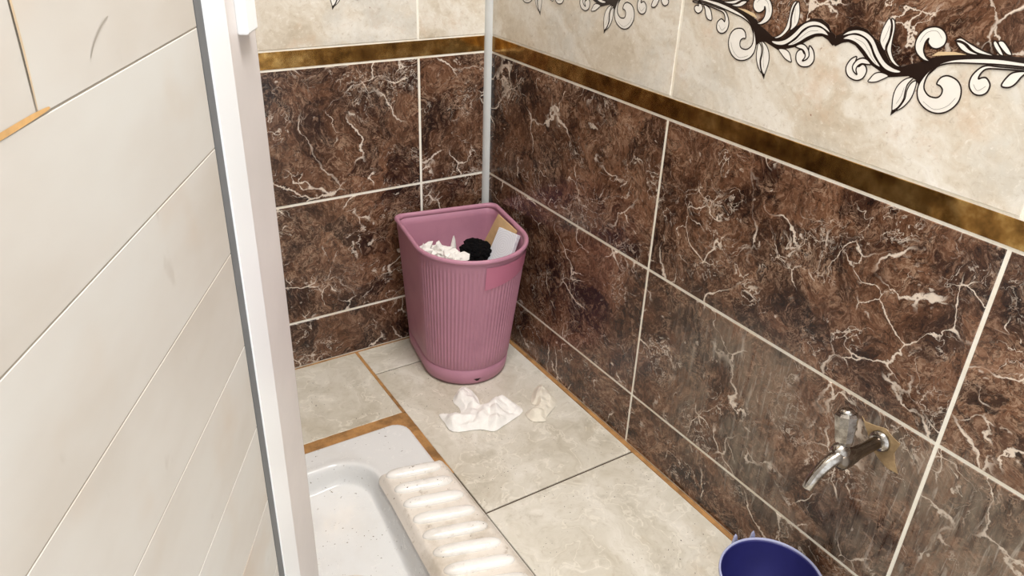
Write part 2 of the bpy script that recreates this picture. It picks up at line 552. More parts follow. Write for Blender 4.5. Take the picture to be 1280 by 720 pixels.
# floral print, traced in millimetres about the tile centre (half pattern, mirrored)
W={'A':[(9.6,8.9),(17.7,16.4),(32.3,20.8),(46.9,19.1),(59.1,12.1),(70.4,-0.9),(82.3,-11.4),(94.8,-16.4),(106.8,-18.2),(105.9,-21.0),(96.7,-22.5),(85.0,-20.6),(74.3,-14.1),(63.9,-4.2),(55.8,6.1),(44.9,12.8),(31.2,15.4),(18.9,12.2)],'B':[(11.6,5.4),(21.5,12.4),(34.2,14.2),(46.7,11.0),(57.0,2.0),(65.1,-8.3),(77.5,-18.9),(69.2,-18.0),(58.4,-11.8),(46.9,-3.1),(34.6,3.4),(23.4,5.8)],'C':[(72.7,41.6),(68.3,31.5),(66.6,20.8),(68.0,11.5),(74.0,4.1),(78.4,1.7),(77.8,8.0),(79.7,17.8),(79.1,28.1),(77.4,36.1)],'D':[(76.1,42.1),(81.1,39.8),(84.2,31.0),(85.0,16.6),(86.9,4.4),(92.7,-5.1),(100.5,-11.0),(105.9,-13.1),(100.1,-13.8),(91.1,-9.7),(82.8,-0.7),(80.0,6.3),(81.2,17.0),(81.3,26.4),(79.6,34.4)],'E1':[(39.4,-13.3),(31.5,-18.2),(27.0,-28.1),(28.6,-35.7),(34.9,-41.6),(46.7,-43.6),(55.9,-38.9),(59.3,-29.7),(56.6,-23.2),(50.8,-21.0),(45.5,-25.4),(39.3,-22.2)],'E2':[(63.0,-18.6),(56.5,-13.9),(48.5,-13.3),(40.7,-17.9),(36.7,-26.1),(39.5,-32.3),(46.3,-35.8),(43.2,-30.4),(44.1,-25.1),(49.4,-20.7),(57.0,-20.0)],'F':[(92.1,-27.8),(81.5,-25.7),(72.3,-28.7),(66.9,-36.5),(65.2,-41.3),(75.5,-39.5),(84.1,-34.5)],'G':[(126.5,-22.5),(116.1,-26.9),(108.4,-37.2),(106.0,-49.7),(108.5,-64.6),(110.8,-68.9),(117.2,-62.4),(121.2,-51.6),(120.7,-42.0),(121.3,-32.2)],'H':[(131.5,-25.7),(125.4,-30.2),(122.6,-40.4),(123.1,-50.1),(120.0,-59.6),(115.3,-68.2),(124.0,-60.8),(130.9,-48.2),(132.7,-34.9)],'I':[(277.2,21.9),(250.6,21.0),(222.1,19.4),(193.7,14.6),(168.6,7.7),(150.3,-3.4),(139.4,-19.1),(136.0,-34.2),(141.3,-47.9),(154.4,-56.4),(169.7,-57.9),(183.1,-51.3),(191.8,-37.8),(190.9,-23.7),(183.2,-14.3),(170.3,-11.0),(161.7,-14.9),(158.7,-23.2),(163.7,-24.8),(168.1,-28.9),(167.6,-35.7),(162.8,-39.7),(152.5,-39.3),(144.4,-32.3),(143.0,-22.1),(146.4,-11.0),(156.2,-1.2),(171.7,4.8),(195.5,9.1),(224.1,13.5),(252.1,16.4),(278.4,18.5)],'J':[(279.7,14.8),(252.9,14.2),(224.9,11.2),(211.5,9.8),(203.3,3.9),(197.7,-7.1),(199.1,-17.8),(206.3,-24.2),(214.7,-24.6),(221.2,-19.7),(222.2,-10.6),(216.1,-4.1),(211.1,-4.3),(206.8,-6.6),(207.7,-0.1),(212.7,6.0),(225.7,8.7),(253.6,12.1),(280.4,12.5)],'K':[(256.9,12.2),(243.2,8.4),(237.2,0.4),(235.0,-8.7),(243.2,-8.8),(249.2,-3.6),(252.9,4.8)],'L':[(142.2,0.9),(133.2,0.8),(122.2,6.9),(117.0,16.2),(118.1,27.5),(125.2,37.4),(137.2,41.7),(147.7,39.5),(154.5,31.9),(154.1,22.9),(147.1,17.2),(139.4,17.2),(132.9,22.1),(132.5,27.0),(129.5,21.5),(130.0,12.4),(135.2,5.2)],'M':[(165.4,29.9),(171.8,34.3),(184.4,30.3),(200.3,25.5),(217.3,22.1),(201.8,21.0),(191.0,22.9),(180.8,28.7),(171.8,31.0)],'M2':[(167.8,28.9),(176.7,28.6),(186.8,23.0),(199.1,19.9),(188.3,18.5),(177.0,21.2)],'N':[(210.6,36.5),(214.1,37.6),(226.1,25.1),(221.3,24.8),(213.1,31.7)],'O':[(216.0,37.9),(222.5,38.7),(234.9,27.4),(229.5,26.3),(219.6,32.9)],'P':[(267.7,16.0),(262.7,12.4),(258.5,6.2),(261.5,-0.0),(268.1,-3.0),(275.1,-0.1),(277.2,5.5),(272.9,8.7),(268.2,8.7),(270.9,13.2)]}
BLK=[(-12.4,1.7),(1.1,8.0),(8.9,11.4),(15.3,20.1),(28.4,25.1),(44.4,23.4),(60.3,14.0),(68.3,9.0),(78.7,0.7),(89.6,-11.1),(107.1,-12.9),(117.3,-7.6),(135.8,-0.4),(143.0,5.7),(162.8,12.6),(201.8,21.0),(220.7,23.7),(248.8,26.3),(281.2,25.5),(283.6,18.7),(252.3,15.9),(224.2,13.4),(195.5,9.1),(169.8,4.0),(154.5,-2.8),(142.0,-20.2),(137.5,-31.7),(130.7,-24.8),(119.4,-22.3),(92.6,-29.6),(76.0,-24.0),(60.4,-18.4),(45.8,-8.1),(32.8,0.4),(21.5,2.8),(11.6,-0.3),(2.4,-6.5),(-10.9,-3.7)]
TIP=[(108.5,-64.6),(109.1,-76.5),(117.3,-66.8),(112.0,-68.2)]
BEI=[(142.3,7.7),(149.2,14.0),(169.8,17.5),(184.6,17.2),(162.8,12.4)]



def print_mesh():
    v, f, mi = [], [], []

    def poly(pts, layer, mat):
        n_ = len(pts)
        vo, eo, fo, *_ = delaunay_2d_cdt([Vector((p[0] / 1000, p[1] / 1000)) for p in pts], [(i, (i + 1) % n_) for i in range(n_)], [], 1, 1e-7)
        b0 = len(v)
        v.extend([(q.x, q.y, layer) for q in vo])
        for t in fo:
            f.append(tuple(b0 + i for i in t))
            mi.append(mat)

    def stroke(pts, w, layer):
        n = len(pts)
        b0 = len(v)
        for i in range(n):
            a, c = Vector(pts[i - 1]), Vector(pts[(i + 1) % n])
            t = (c - a)
            t = t.normalized() if t.length > 1e-6 else Vector((1, 0))
            nn = Vector((-t.y, t.x)) * w / 2
            p = Vector(pts[i])
            v.append(((p.x + nn.x) / 1000, (p.y + nn.y) / 1000, layer))
            v.append(((p.x - nn.x) / 1000, (p.y - nn.y) / 1000, layer))
        for i in range(n):
            j = (i + 1) % n
            f.append((b0 + 2 * i, b0 + 2 * i + 1, b0 + 2 * j + 1, b0 + 2 * j))
            mi.append(0)

    for sg in (1, -1):
        fl = lambda pts: [(p[0] * sg, p[1]) for p in pts]
        # brown field above the scroll
        upper = [(-0.1, 4.0)] + [p for p in BLK[1:17]] + [(281.0, 24.0), (302.0, 26.0), (302.0, 150.0), (-0.1, 150.0)]
        poly(fl(upper), 0.0002, 3)
        blk = [p for p in BLK if p[0] > 0]
        blk = [(0, 4.0)] + blk + [(0, -5.0)]
        blk = [(302.0, 30.0) if (p[0] > 280 and p[1] > 22) else ((302.0, 18.0) if p[0] > 280 else p) for p in blk]
        poly(fl(blk), 0.0004, 0)
        poly(fl(TIP), 0.0004, 0)
        poly(fl(BEI), 0.0005, 2)
        for k, pts in W.items():
            sp = [tuple(q) for q in spline(fl(pts), True, 5)]
            lay = 0.0008 if k in ('E2',) else 0.0006
            poly(sp, lay, 1)
            stroke(sp, 1.9 if k in 'IJKLPE1E2' else 1.5, lay + 0.0001)
        # leaf midribs and pen hatching
        for pts in ([(30, 9), (44, 6), (54, -2), (62, -10), (70, -16)], [(72, 12), (75, 24), (76, 34)], [(113, -60), (117, -48), (118, -36)],
                    [(148, -48), (165, -54), (180, -46), (187, -34)], [(203, -14), (210, -20), (218, -13)], [(122, 20), (128, 33), (140, 37), (149, 30)]):
            sp = [tuple(q) for q in spline(fl(pts), False, 5)]
            stroke(sp + sp[::-1][1:-1], 0.35, 0.0008)
    me = bpy.data.meshes.new('floral_print')
    me.from_pydata(v, [], f)
    for k in ('ink', 'print_white', 'beige', 'brown'):
        me.materials.append(M[k])
    for p, i in zip(me.polygons, mi):
        p.material_index = i
    me.update()
    return me


PRINT = print_mesh()


def cut_print(x0, x1):
    bm = bmesh.new()
    bm.from_mesh(PRINT)
    for x, s in ((x0, -1), (x1, 1)):
        bmesh.ops.bisect_plane(bm, geom=list(bm.verts) + list(bm.edges) + list(bm.faces), plane_co=(x, 0, 0), plane_no=(s, 0, 0), clear_outer=True)
    me = PRINT.copy()
    bm.to_mesh(me)
    bm.free()
    return me


def tiled_wall(name, u, n, org, s_edges, slab, brown, seed):
    """s_edges: joints along u (world distance from org), rows up the wall"""
    u, n, org = Vector(u), Vector(n), Vector(org)
    v = Vector((0, 0, 1))
    wall = struct(box(name, *slab, M['grout']))
    rows = [(0.0, Z3, 'b'), (Z3, Z2, 'b'), (Z2, Z1, 'b'), (ZG, ZU, 'p'), (ZU, ZU + ROW, 'b'), (ZU + ROW, ZU + 2 * ROW, 'b'),
            (ZU + 2 * ROW, ZU + 3 * ROW, 'c'), (ZU + 3 * ROW, ZU + 4 * ROW, 'c'), (ZU + 4 * ROW, CEIL, 'c')]
    W6 = 0.611
    for (z0, z1, kind) in rows:
        for (s0, s1, pc) in s_edges:
            w = s1 - s0 - G
            lo = 0.004 if z0 == 0 else G / 2
            h = z1 - z0 - lo - (0.0015 if z0 == Z2 or z0 == Z3 or z0 == 0 else 0) - G / 2
            if kind == 'b':
                h = z1 - z0 - lo - G / 2
            zc = z0 + lo + h / 2
            pos = org + u * ((s0 + s1) / 2) + v * zc - n * TH
            mt = M['cream'] if kind in 'pc' else brown
            t = inst('tile', tile_mesh(w, h, mt), wall, frame(u, v, n, pos))
            if kind == 'p':
                full = abs((s1 - s0) - W6) < 0.03
                off = pc - (s0 + s1) / 2
                me = PRINT if full else cut_print(-w / 2 - off + 0.001, w / 2 - off - 0.001)
                inst('floral_print', me, t, Matrix.Translation((off if not full else 0, 0.0, TH)))
    sa, sb = s_edges[0][0], s_edges[-1][1]
    lo_s, hi_s = min(sa, sb), max(sa, sb)
    # gold border and the fine cream bead on its upper edge
    g0, g1 = Z1 + G / 2 - 0.001, ZG - 0.0012
    inst('gold_border', tile_mesh(hi_s - lo_s - 0.004, g1 - g0, M['gold'], TH, 0.0006), wall,
         frame(u, v, n, org + u * (lo_s + hi_s) / 2 + v * (g0 + g1) / 2 - n * TH))
    return wall


V1, V2 = 0.6302, 1.2413
wall_right = tiled_wall('wall_right', (0, -1, 0), (-1, 0, 0), (0, 0, 0),
                        [(0.007, V1, 0.3247), (V1, V2, 0.9357), (V2, 1.85, 1.5468)], (0.0014, 0.10, YF, 0.10, -0.12, CEIL), M['brown_r'], 1)
wall_back = tiled_wall('wall_back', (1, 0, 0), (0, -1, 0), (0, 0, 0),
                       [(XL + 0.002, -0.7968, -1.1023), (-0.7968, -0.1858, -0.4913), (-0.1858, -0.007, 0.1197)], (XL - 0.1, 0.0014, 0.0014, 0.10, -0.12, CEIL), M['brown'], 2)
wall_left = tiled_wall('wall_left', (0, 1, 0), (1, 0, 0), (XL, 0, 0),
                       [(-1.85, -1.24, -1.545), (-1.24, -0.63, -0.935), (-0.63, -0.004, -0.318)], (XL - 0.10, XL - 0.0014, YF, 0.0014, -0.12, CEIL), M['brown'], 3)
ceiling = struct(box('ceiling', XL - 0.1, 0.10, YF, 0.10, CEIL, CEIL + 0.08, M['white']))

# corner profile
pr = []
for z in (0.0, CEIL):
    ring = [(0.001, 0.001, z), (0.001, -0.0135, z)]
    for k in range(7):
        a = k / 6 * math.pi / 2
        ring.append((-0.0135 + 0.0075 - 0.0075 * 1.0 * math.sin(a) + 0.006 * (1 - math.sin(a)), -0.0135 * math.cos(a) + 0.0, z))
    ring.append((-0.0135, 0.001, z))
    pr.append(ring)
trim = struct(ring_loft('trim_1', pr, M['trim'], None, True, True, True, False))

# floor: base slab with an opening for the pan, stone tiles, rusty joints
TX0, TX1, TY0, TY1 = -0.925, -0.395, -0.900, -0.318
fv, ff = [], []
for (x0, x1, y0, y1) in ((XL, TX0, YF, 0), (TX1, 0, YF, 0), (TX0, TX1, TY1, 0), (TX0, TX1, YF, TY0)):
    a, b = box_geo(x0, x1, y0, y1, -0.12, -0.003)
    k = len(fv)
    fv += a
    ff += [tuple(i + k for i in q) for q in b]
a, b = box_geo(TX0, TX1, TY0, TY1, -0.16, -0.118)
k = len(fv)
fv += a
ff += [tuple(i + k for i in q) for q in b]
floor = struct(mesh_obj('floor', fv, ff, M['floor_grout']))
fr = lambda x0, x1, y0, y1: inst('floor_tile', tile_mesh(x1 - x0, y1 - y0, M['floor'], 0.010, 0.0012), floor,
                                 Matrix.Translation(((x0 + x1) / 2, (y0 + y1) / 2, -0.010)))
XJ = -0.379
for y0, y1 in ((-0.1150, -0.002), (-0.6615, -0.1190), (-1.262, -0.6655), (YF, -1.266)):
    fr(XJ if y0 > -0.7 else -0.380, -0.009, y0, y1)
fr(-0.980, XJ - 0.0075, -0.289, -0.002)
fr(XL + 0.003, -0.983, -0.289, -0.002)
fr(XL + 0.003, TX0 - 0.006, -0.60, -0.292)
fr(XL + 0.003, TX0 - 0.006, -0.91, -0.603)
for x0, x1 in ((XL + 0.003, -0.983), (-0.980, XJ - 0.003)):
    fr(x0, x1, -1.51, -0.915)
    fr(x0, x1, YF, -1.513)


def strip(name, left, right, z, mat, parent, jit=0.0008, th=0.004):
    """ribbon of mortar between two polylines on the floor"""
    n = 40
    def samp(pl):
        L = [0]
        for a_, b_ in zip(pl, pl[1:]):
            L.append(L[-1] + math.dist(a_, b_))
        out = []
        for i in range(n + 1):
            s = L[-1] * i / n
            for k_ in range(len(pl) - 1):
                if s <= L[k_ + 1] + 1e-9:
                    t_ = (s - L[k_]) / max(1e-9, L[k_ + 1] - L[k_])
                    out.append((pl[k_][0] + (pl[k_ + 1][0] - pl[k_][0]) * t_, pl[k_][1] + (pl[k_ + 1][1] - pl[k_][1]) * t_))
                    break
        return out
    A, B = samp(left), samp(right)
    v, f = [], []
    for i, (a_, b_) in enumerate(zip(A, B)):
        j1, j2 = random.uniform(-jit, jit), random.uniform(-jit, jit)
        v += [(a_[0] + j1, a_[1] + j1, z - th), (a_[0] + j1, a_[1] + j1, z), (b_[0] + j2, b_[1] + j2, z), (b_[0] + j2, b_[1] + j2, z - th)]
    for i in range(n):
        q = 4 * i
        f += [(q, q + 1, q + 5, q + 4), (q + 1, q + 2, q + 6, q + 5), (q + 2, q + 3, q + 7, q + 6)]
    return mesh_obj(name, v, f, mat, parent)


ZO = -0.0006
strip('grout_strip', [(-0.0095, -0.012), (-0.0095, YF)], [(0.001, -0.012), (0.001, YF)], 0.0012, M['orange'], floor, 0.0012)
strip('grout_strip', [(XL, -0.0025), (-0.012, -0.0025)], [(XL, 0.001), (-0.012, 0.001)], 0.0012, M['orange'], floor, 0.0012)
strip('grout_strip', [(XJ - 0.0075, -0.003), (XJ - 0.0075, -0.294)], [(XJ, -0.003), (XJ, -0.294)], ZO, M['orange'], floor, 0.0003)
strip('grout_strip', [(-0.98, -0.289), (XJ - 0.0, -0.289)], [(-0.98, -0.326), (XJ - 0.0, -0.326)], ZO - 0.0003, M['orange'], floor, 0.0006)
strip('grout_strip', [(-0.43, -0.31), (-0.43, -0.36), (-0.408, -0.44), (-0.402, -0.50), (-0.40, -0.53)],
      [(XJ, -0.29), (XJ, -0.40), (XJ, -0.50), (XJ, -0.52), (XJ, -0.53)], ZO, M['orange'], floor, 0.0004)
# broken tile patched with putty round the tap
cpatch = [(-1.128, 0.407), (-1.136, 0.401), (-1.153, 0.405), (-1.168, 0.410), (-1.180, 0.404), (-1.195, 0.400), (-1.191, 0.381), (-1.196, 0.366), (-1.205, 0.352),
          (-1.188, 0.350), (-1.172, 0.356), (-1.156, 0.366), (-1.142, 0.388)]
bm = bmesh.new()
fc = bm.faces.new([bm.verts.new((0.0, y, z)) for y, z in cpatch])
r = bmesh.ops.extrude_face_region(bm, geom=[fc])
for q in [g for g in r['geom'] if isinstance(g, bmesh.types.BMVert)]:
    q.co.x = -0.0012
    q.co.y += random.uniform(-1, 1) * 0.001
bmesh.ops.triangulate(bm, faces=list(bm.faces))
bmesh.ops.recalc_face_normals(bm, faces=list(bm.faces))
me = bpy.data.meshes.new('putty_patch')
bm.to_mesh(me)
bm.free()
me.materials.append(M['plaster'])
inst('putty_patch', me, wall_right)

# ------------------------------------------------------------------ ceiling lamp (above the picture) with its light
lamp = tag(empty('ceiling_lamp', (-0.42, -1.25, CEIL)), 'square white ceiling light panel above the pink bin and squat toilet', 'lamp')
box('frame', -0.32, 0.32, -0.32, 0.32, -0.035, 0.0, M['white'], lamp, 0.004)
Te = NT('lamp_diffuser')
Te.b.inputs['Emission Color'].default_value = (1, 0.96, 0.9, 1)
Te.b.inputs['Emission Strength'].default_value = 4.0
box('diffuser', -0.30, 0.30, -0.30, 0.30, -0.040, -0.034, Te.m, lamp, 0.002)
ld = bpy.data.lights.new('lamp_light', 'AREA')
ld.shape = 'SQUARE'
ld.size = 0.58
ld.energy = LAMP_POWER
ld.color = (1.0, 0.98, 0.955)
lo_ = bpy.data.objects.new('lamp_light', ld)
C.objects.link(lo_)
lo_.parent = lamp
lo_.location = (0, 0, -0.045)

# ------------------------------------------------------------------ door leaf, swung inwards
door = struct(empty('door_1', (CAM.x, CAM.y, 0), math.radians(60.5)))
box('core', -0.15, 0.832, 0.2206, 0.252, 0.05, 2.02, M['jointline'], door)
zk = [0.05]
z = 0.9967 - 0.1003 * 9
while z < 2.0:
    zk.append(z)
    z += 0.1003
zk.append(2.02)
for za, zb in zip(zk, zk[1:]):
    xs = [(-0.15, 0.657)]
    if abs(za - 0.9967) < 0.002:
        xs = [(-0.15, 0.3995), (0.4005, 0.657)]
    for xa, xb in xs:
        w, h = xb - xa - 0.0014, zb - za - 0.0015
        # face towards -y of the door
        inst('board', tile_mesh(w, h, M['pvc'], 0.0085, 0.0003), door,
             frame((1, 0, 0), (0, 0, 1), (0, -1, 0), ((xa + xb) / 2, 0.2285, (za + zb) / 2)))
box('gasket', 0.657, 0.674, 0.2195, 0.23, 0.05, 2.02, M['gasket'], door)
box('edge_profile', 0.674, 0.733, 0.2180, 0.23, 0.05, 2.02, M['profile'], door, 0.0012)
box('stile', 0.7335, 0.834, 0.2205, 0.254, 0.05, 2.02, M['stile'], door, 0.003, 3)
lt = box('latch', 0.768, 0.806, 0.2105, 0.221, 0.970, 1.075, M['profile'], door, 0.002)
# rust run along a joint, scuffs on boards and edge
def mark(name, pts, wid, mat, y=0.2196):
    sp = spline([(a_, b_) for a_, b_ in pts], False, 6)
    v, f = [], []
    n = len(sp)
    for i, p in enumerate(sp):
        t = (sp[min(i + 1, n - 1)] - sp[max(i - 1, 0)]).normalized()
        w = wid * (0.25 + 0.75 * math.sin(math.pi * min(1, max(0, i / (n - 1)))) ** 0.6) / 2
        v += [(p.x - t.y * w, y, p.y + t.x * w), (p.x + t.y * w, y, p.y - t.x * w)]
    for i in range(n - 1):
        f.append((2 * i, 2 * i + 1, 2 * i + 3, 2 * i + 2))
    o = mesh_obj(name, v, f, mat, door)
    return o
mark('rust_stain', [(0.25, 0.9975), (0.33, 0.9975), (0.37, 0.998), (0.395, 0.9985), (0.412, 0.9985)], 0.0034, M['stainline'])
mark('rust_stain', [(0.401, 1.09), (0.4005, 1.06), (0.401, 1.03), (0.4, 1.0)], 0.002, M['tanline'])
mark('scuff_mark', [(0.501, 1.03), (0.489, 1.026), (0.476, 1.019), (0.468, 1.012)], 0.0016, M['scuff'])
for k in range(4):
    mark('scuff_mark', [(0.689 + 0.004 * k, 0.700 - 0.003 * k), (0.708 + 0.003 * k, 0.694 - 0.003 * k)], 0.0009, M['scuff'], 0.2183)

# ------------------------------------------------------------------ squat toilet
toilet = tag(empty('squat_toilet', (-0.66, -0.609, 0)), 'white ceramic squat toilet pan with ribbed footrests set into the floor', 'toilet')
ox, oy = -0.66, -0.609


def sstep(a_, b_, x):
    t = min(1, max(0, (x - a_) / (b_ - a_)))
    return t * t * (3 - 2 * t)


def rbox(px, py, cx, cy, hx, hy, r_):
    qx, qy = abs(px - cx) - hx + r_, abs(py - cy) - hy + r_
    return math.hypot(max(qx, 0), max(qy, 0)) + min(max(qx, qy), 0) - r_


def pan_z(x, y):
    e = -rbox(x, y, -0.66, -0.609, 0.265, 0.291, 0.04)
    z_ = 0.004 - 0.010 * (1 - sstep(0.0, 0.010, e)) ** 2
    hw = 0.131 - 0.020 * sstep(-0.42, -0.80, y)
    s = rbox(x, y, -0.66, -0.635, hw, 0.238, 0.075)
    dep = 0.038 + 0.050 * (-0.40 - y) / 0.45
    k = sstep(0.008, -0.010, s)
    lip = 0.002 * math.exp(-((s - 0.014) / 0.010) ** 2)
    z_ += lip - dep * k
    z_ += -0.006 * k * math.exp(-((x + 0.66) / 0.07) ** 2)
    return z_


nx, ny = 131, 147
v, f = [], []
for j in range(ny):
    for i in range(nx):
        x = -0.925 + 0.530 * i / (nx - 1)
        y = -0.900 + 0.582 * j / (ny - 1)
        qx, qy = abs(x + 0.66) - 0.265 + 0.04, abs(y + 0.609) - 0.291 + 0.04
        if qx > 0 and qy > 0 and math.hypot(qx, qy) > 0.04:
            s = 0.04 / math.hypot(qx, qy)
            x += math.copysign(qx * (s - 1), x + 0.66)
            y += math.copysign(qy * (s - 1), y + 0.609)
        v.append((x - ox, y - oy, pan_z(x, y)))
for j in range(ny - 1):
    for i in range(nx - 1):
        q = j * nx + i
        f.append((q, q + 1, q + nx + 1, q + nx))
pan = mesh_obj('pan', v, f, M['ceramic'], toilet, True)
# drain
dz = pan_z(-0.665, -0.672) + 0.001
ring = []
for (rr, zz) in ((0.040, -0.003), (0.044, 0.003), (0.050, 0.004), (0.054, -0.002)):
    ring.append([(-0.665 - ox + rr * math.cos(2 * math.pi * i / 40), -0.672 - oy + rr * math.sin(2 * math.pi * i / 40), pan_z(-0.665 + rr * math.cos(2 * math.pi * i / 40), -0.672 + rr * math.sin(2 * math.pi * i / 40)) + 0.002 + zz) for i in range(40)])
drain = ring_loft('drain', ring, M['ceramic_dirty'], toilet, True)
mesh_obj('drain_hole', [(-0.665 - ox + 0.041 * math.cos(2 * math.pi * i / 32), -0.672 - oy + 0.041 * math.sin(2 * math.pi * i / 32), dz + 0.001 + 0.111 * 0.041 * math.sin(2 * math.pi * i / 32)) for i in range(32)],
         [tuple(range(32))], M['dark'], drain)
FRZ = 0.018


def fr_z(a_, b_, wx, wy):
    d = min(a_ * wx, (1 - a_) * wx, b_ * wy, (1 - b_) * wy)
    return 0.001 + (FRZ + 0.002) * sstep(-0.004, 0.014, d)


for side in (1, -1):
    v, f = [], []
    na, nb = 40, 110
    for j in range(nb + 1):
        for i in range(na + 1):
            a_, b_ = i / na, j / nb
            ea = a_ + 0.0
            y = -0.470 - 0.022 * a_ + (-0.885 + 0.470 + 0.022 * a_) * b_
            xl = -0.530 - 0.016 * sstep(-0.47, -0.80, y)
            x = xl + (-0.384 - xl) * ea
            # round the corners
            rc = 0.02
            dx_, dy_ = min(a_, 1 - a_) * 0.12, min(b_, 1 - b_) * 0.4
            if dx_ < rc and dy_ < rc:
                hyp = math.hypot(rc - dx_, rc - dy_)
                if hyp > rc:
                    s = 1 - rc / hyp
                    x += (1 if a_ < .5 else -1) * (rc - dx_) * s
                    y += (-1 if b_ < .5 else 1) * (rc - dy_) * s
            zz = fr_z(a_, b_, 0.12, 0.41)
            xx = x if side == 1 else 2 * ox - x
            v.append((xx - ox, y - oy, zz))
    for j in range(nb):
        for i in range(na):
            q = j * (na + 1) + i
            f.append((q, q + 1, q + na + 2, q + na + 1) if side == -1 else (q, q + na + 1, q + na + 2, q + 1))
    foot = mesh_obj('footrest', v, f, M['ceramic_dirty'], toilet, True)
    for k in range(8):
        yr = -0.519 - 0.0478 * k
        xa, xb = -0.516 - 0.014 * k / 7, -0.403
        ang = math.radians(-13.5 - 0.6 * k)
        cxm = (xa + xb) / 2
        cym = yr + math.tan(-ang) * (xb - xa) / 2
        Ls = (xb - xa) / math.cos(ang) / 2
        rings = []
        for q in range(17):
            t = -1 + 2 * q / 16
            t = math.sin(t * math.pi / 2)
            sc = max(0.02, (1 - abs(t) ** 5) ** 0.5)
            rg = []
            for i in range(16):
                th = 2 * math.pi * i / 16
                lx, ly, lz = Ls * t, 0.0152 * sc * math.cos(th), 0.0105 * sc * math.sin(th)
                X = lx * math.cos(ang) - ly * math.sin(ang) + cxm
                Y = lx * math.sin(ang) + ly * math.cos(ang) + cym
                X = X if side == 1 else 2 * ox - X
                rg.append((X - ox, Y - oy, FRZ + 0.002 + lz))
            rings.append(rg)
        ring_loft('ridge', rings, M['ceramic_ridge'], foot, True, True, True, True)

# ------------------------------------------------------------------ waste bin
BIN_H, BRZ = 0.368, math.radians(-9.0)
bin_ = tag(empty('waste_bin', (-0.1385, -0.036, 0.001), BRZ), 'mauve-pink ribbed plastic waste bin with a flat back in the tiled corner', 'bin')


def d_outline(a_, vs_, b_, rc=0.022, rib=0.0, inset=0.0):
    """half width a_, straight sides to depth vs_, round front of depth b_; -y is the front"""
    pts = []
    a_, b_ = a_ - inset, b_ - inset
    y0 = -inset
    for i in range(12):
        pts.append((-a_ + rc + (2 * a_ - 2 * rc) * i / 12, y0))
    for i in range(8):
        t = i / 8 * math.pi / 2
        pts.append((a_ - rc + rc * math.sin(t), y0 - rc + rc * math.cos(t)))
    for i in range(14):
        pts.append((a_, y0 - rc - (vs_ + y0 - rc) * i / 14 if False else y0 - rc + (-vs_ - y0 + rc) * i / 14))
    NF = 330
    for i in range(NF):
        t = i / NF * math.pi
        k = 0.0
        if 18 < i < NF - 18:
            k = rib * (1 if i % 8 < 3 else (0.3 if i % 8 in (3, 7) else -0.4))
        pts.append(((a_ + k) * math.cos(t), -vs_ - (b_ + k) * math.sin(t)))
    for i in range(14):
        pts.append((-a_, -vs_ + (vs_ + y0 - rc) * i / 14))
    for i in range(8):
        t = i / 8 * math.pi / 2
        pts.append((-a_ + rc - rc * math.cos(t), y0 - rc + rc * math.sin(t)))
    return pts


def bin_par(z_):
    t = z_ / BIN_H
    return (0.106 + 0.026 * t, 0.142 + 0.036 * t, 0.106 + 0.026 * t)


def bin_ring(z_, rib=0.0, off=0.0):
    a_, s_, b_ = bin_par(z_)
    return [(x, y, z_) for x, y in d_outline(a_, s_, b_, rib=rib, inset=-off if off < 0 or off > 0 else 0.0)]


rings = [bin_ring(0.0, 0, -0.010), bin_ring(0.004, 0, -0.003), bin_ring(0.012, 0, 0.0), bin_ring(0.046, 0, 0.0), bin_ring(0.0475, 0, -0.0022), bin_ring(0.050, 0, -0.0018),
         bin_ring(0.053, 0.0011, -0.0006)]
for k in range(1, 8):
    rings.append(bin_ring(0.053 + (0.335 - 0.053) * k / 8, 0.0011, -0.0006))
rings += [bin_ring(0.333, 0.0011, -0.0006), bin_ring(0.337, 0, 0.0), bin_ring(BIN_H - 0.016, 0, 0.0)]
inner = [bin_ring(BIN_H - 0.004, 0, -0.0045), bin_ring(BIN_H - 0.03, 0, -0.0045), bin_ring(0.10, 0, -0.004), bin_ring(0.006, 0, -0.006)]
ring_loft('body', rings + [bin_ring(BIN_H - 0.004, 0, 0.0)] + inner, M['pink'], bin_, True, True, True, True)
# rolled rim
rr = []
for k in range(13):
    t = 2 * math.pi * k / 12
    rr.append(bin_ring(BIN_H - 0.005 + 0.0065 * math.sin(t), 0, -0.0015 + 0.0052 * math.cos(t)))
rim = ring_loft('rim', rr, M['pink'], bin_, True, False, False, True)
# darker pink patch where a label was
v, f = [], []
for j in range(7):
    for i in range(41):
        t = i / 40
        ang = math.radians(14 + (94 - 14) * t)
        ztop = 0.349
        zbot = 0.318 - 0.030 * t
        zz = zbot + (ztop - zbot) * j / 6
        a_, s_, b_ = bin_par(zz)
        v.append(((a_ + 0.0017) * math.cos(ang), -s_ - (b_ + 0.0017) * math.sin(ang), zz))
for j in range(6):
    for i in range(40):
        q = j * 41 + i
        f.append((q, q + 41, q + 42, q + 1))
lp = mesh_obj('label_patch', v, f, M['pink_label'], bin_, True)
lp['label'] = 'darker pink patch below the rim'
a_, s_, b_ = bin_par(0.02)
hv = [(0.0, 0.0, 0.0)]
hole = []
for i in range(20):
    t = 2 * math.pi * i / 20
    aa = math.radians(93) + 0.075 * math.cos(t) * (1 + 0.3 * math.sin(3 * t))
    hole.append(((a_ + 0.0012) * math.cos(aa), -s_ - (b_ + 0.0012) * math.sin(aa), 0.019 + 0.003 * math.sin(t) + 0.001 * math.cos(2 * t)))
mesh_obj('crack', hole, [tuple(range(20))], M['dark'], bin_)


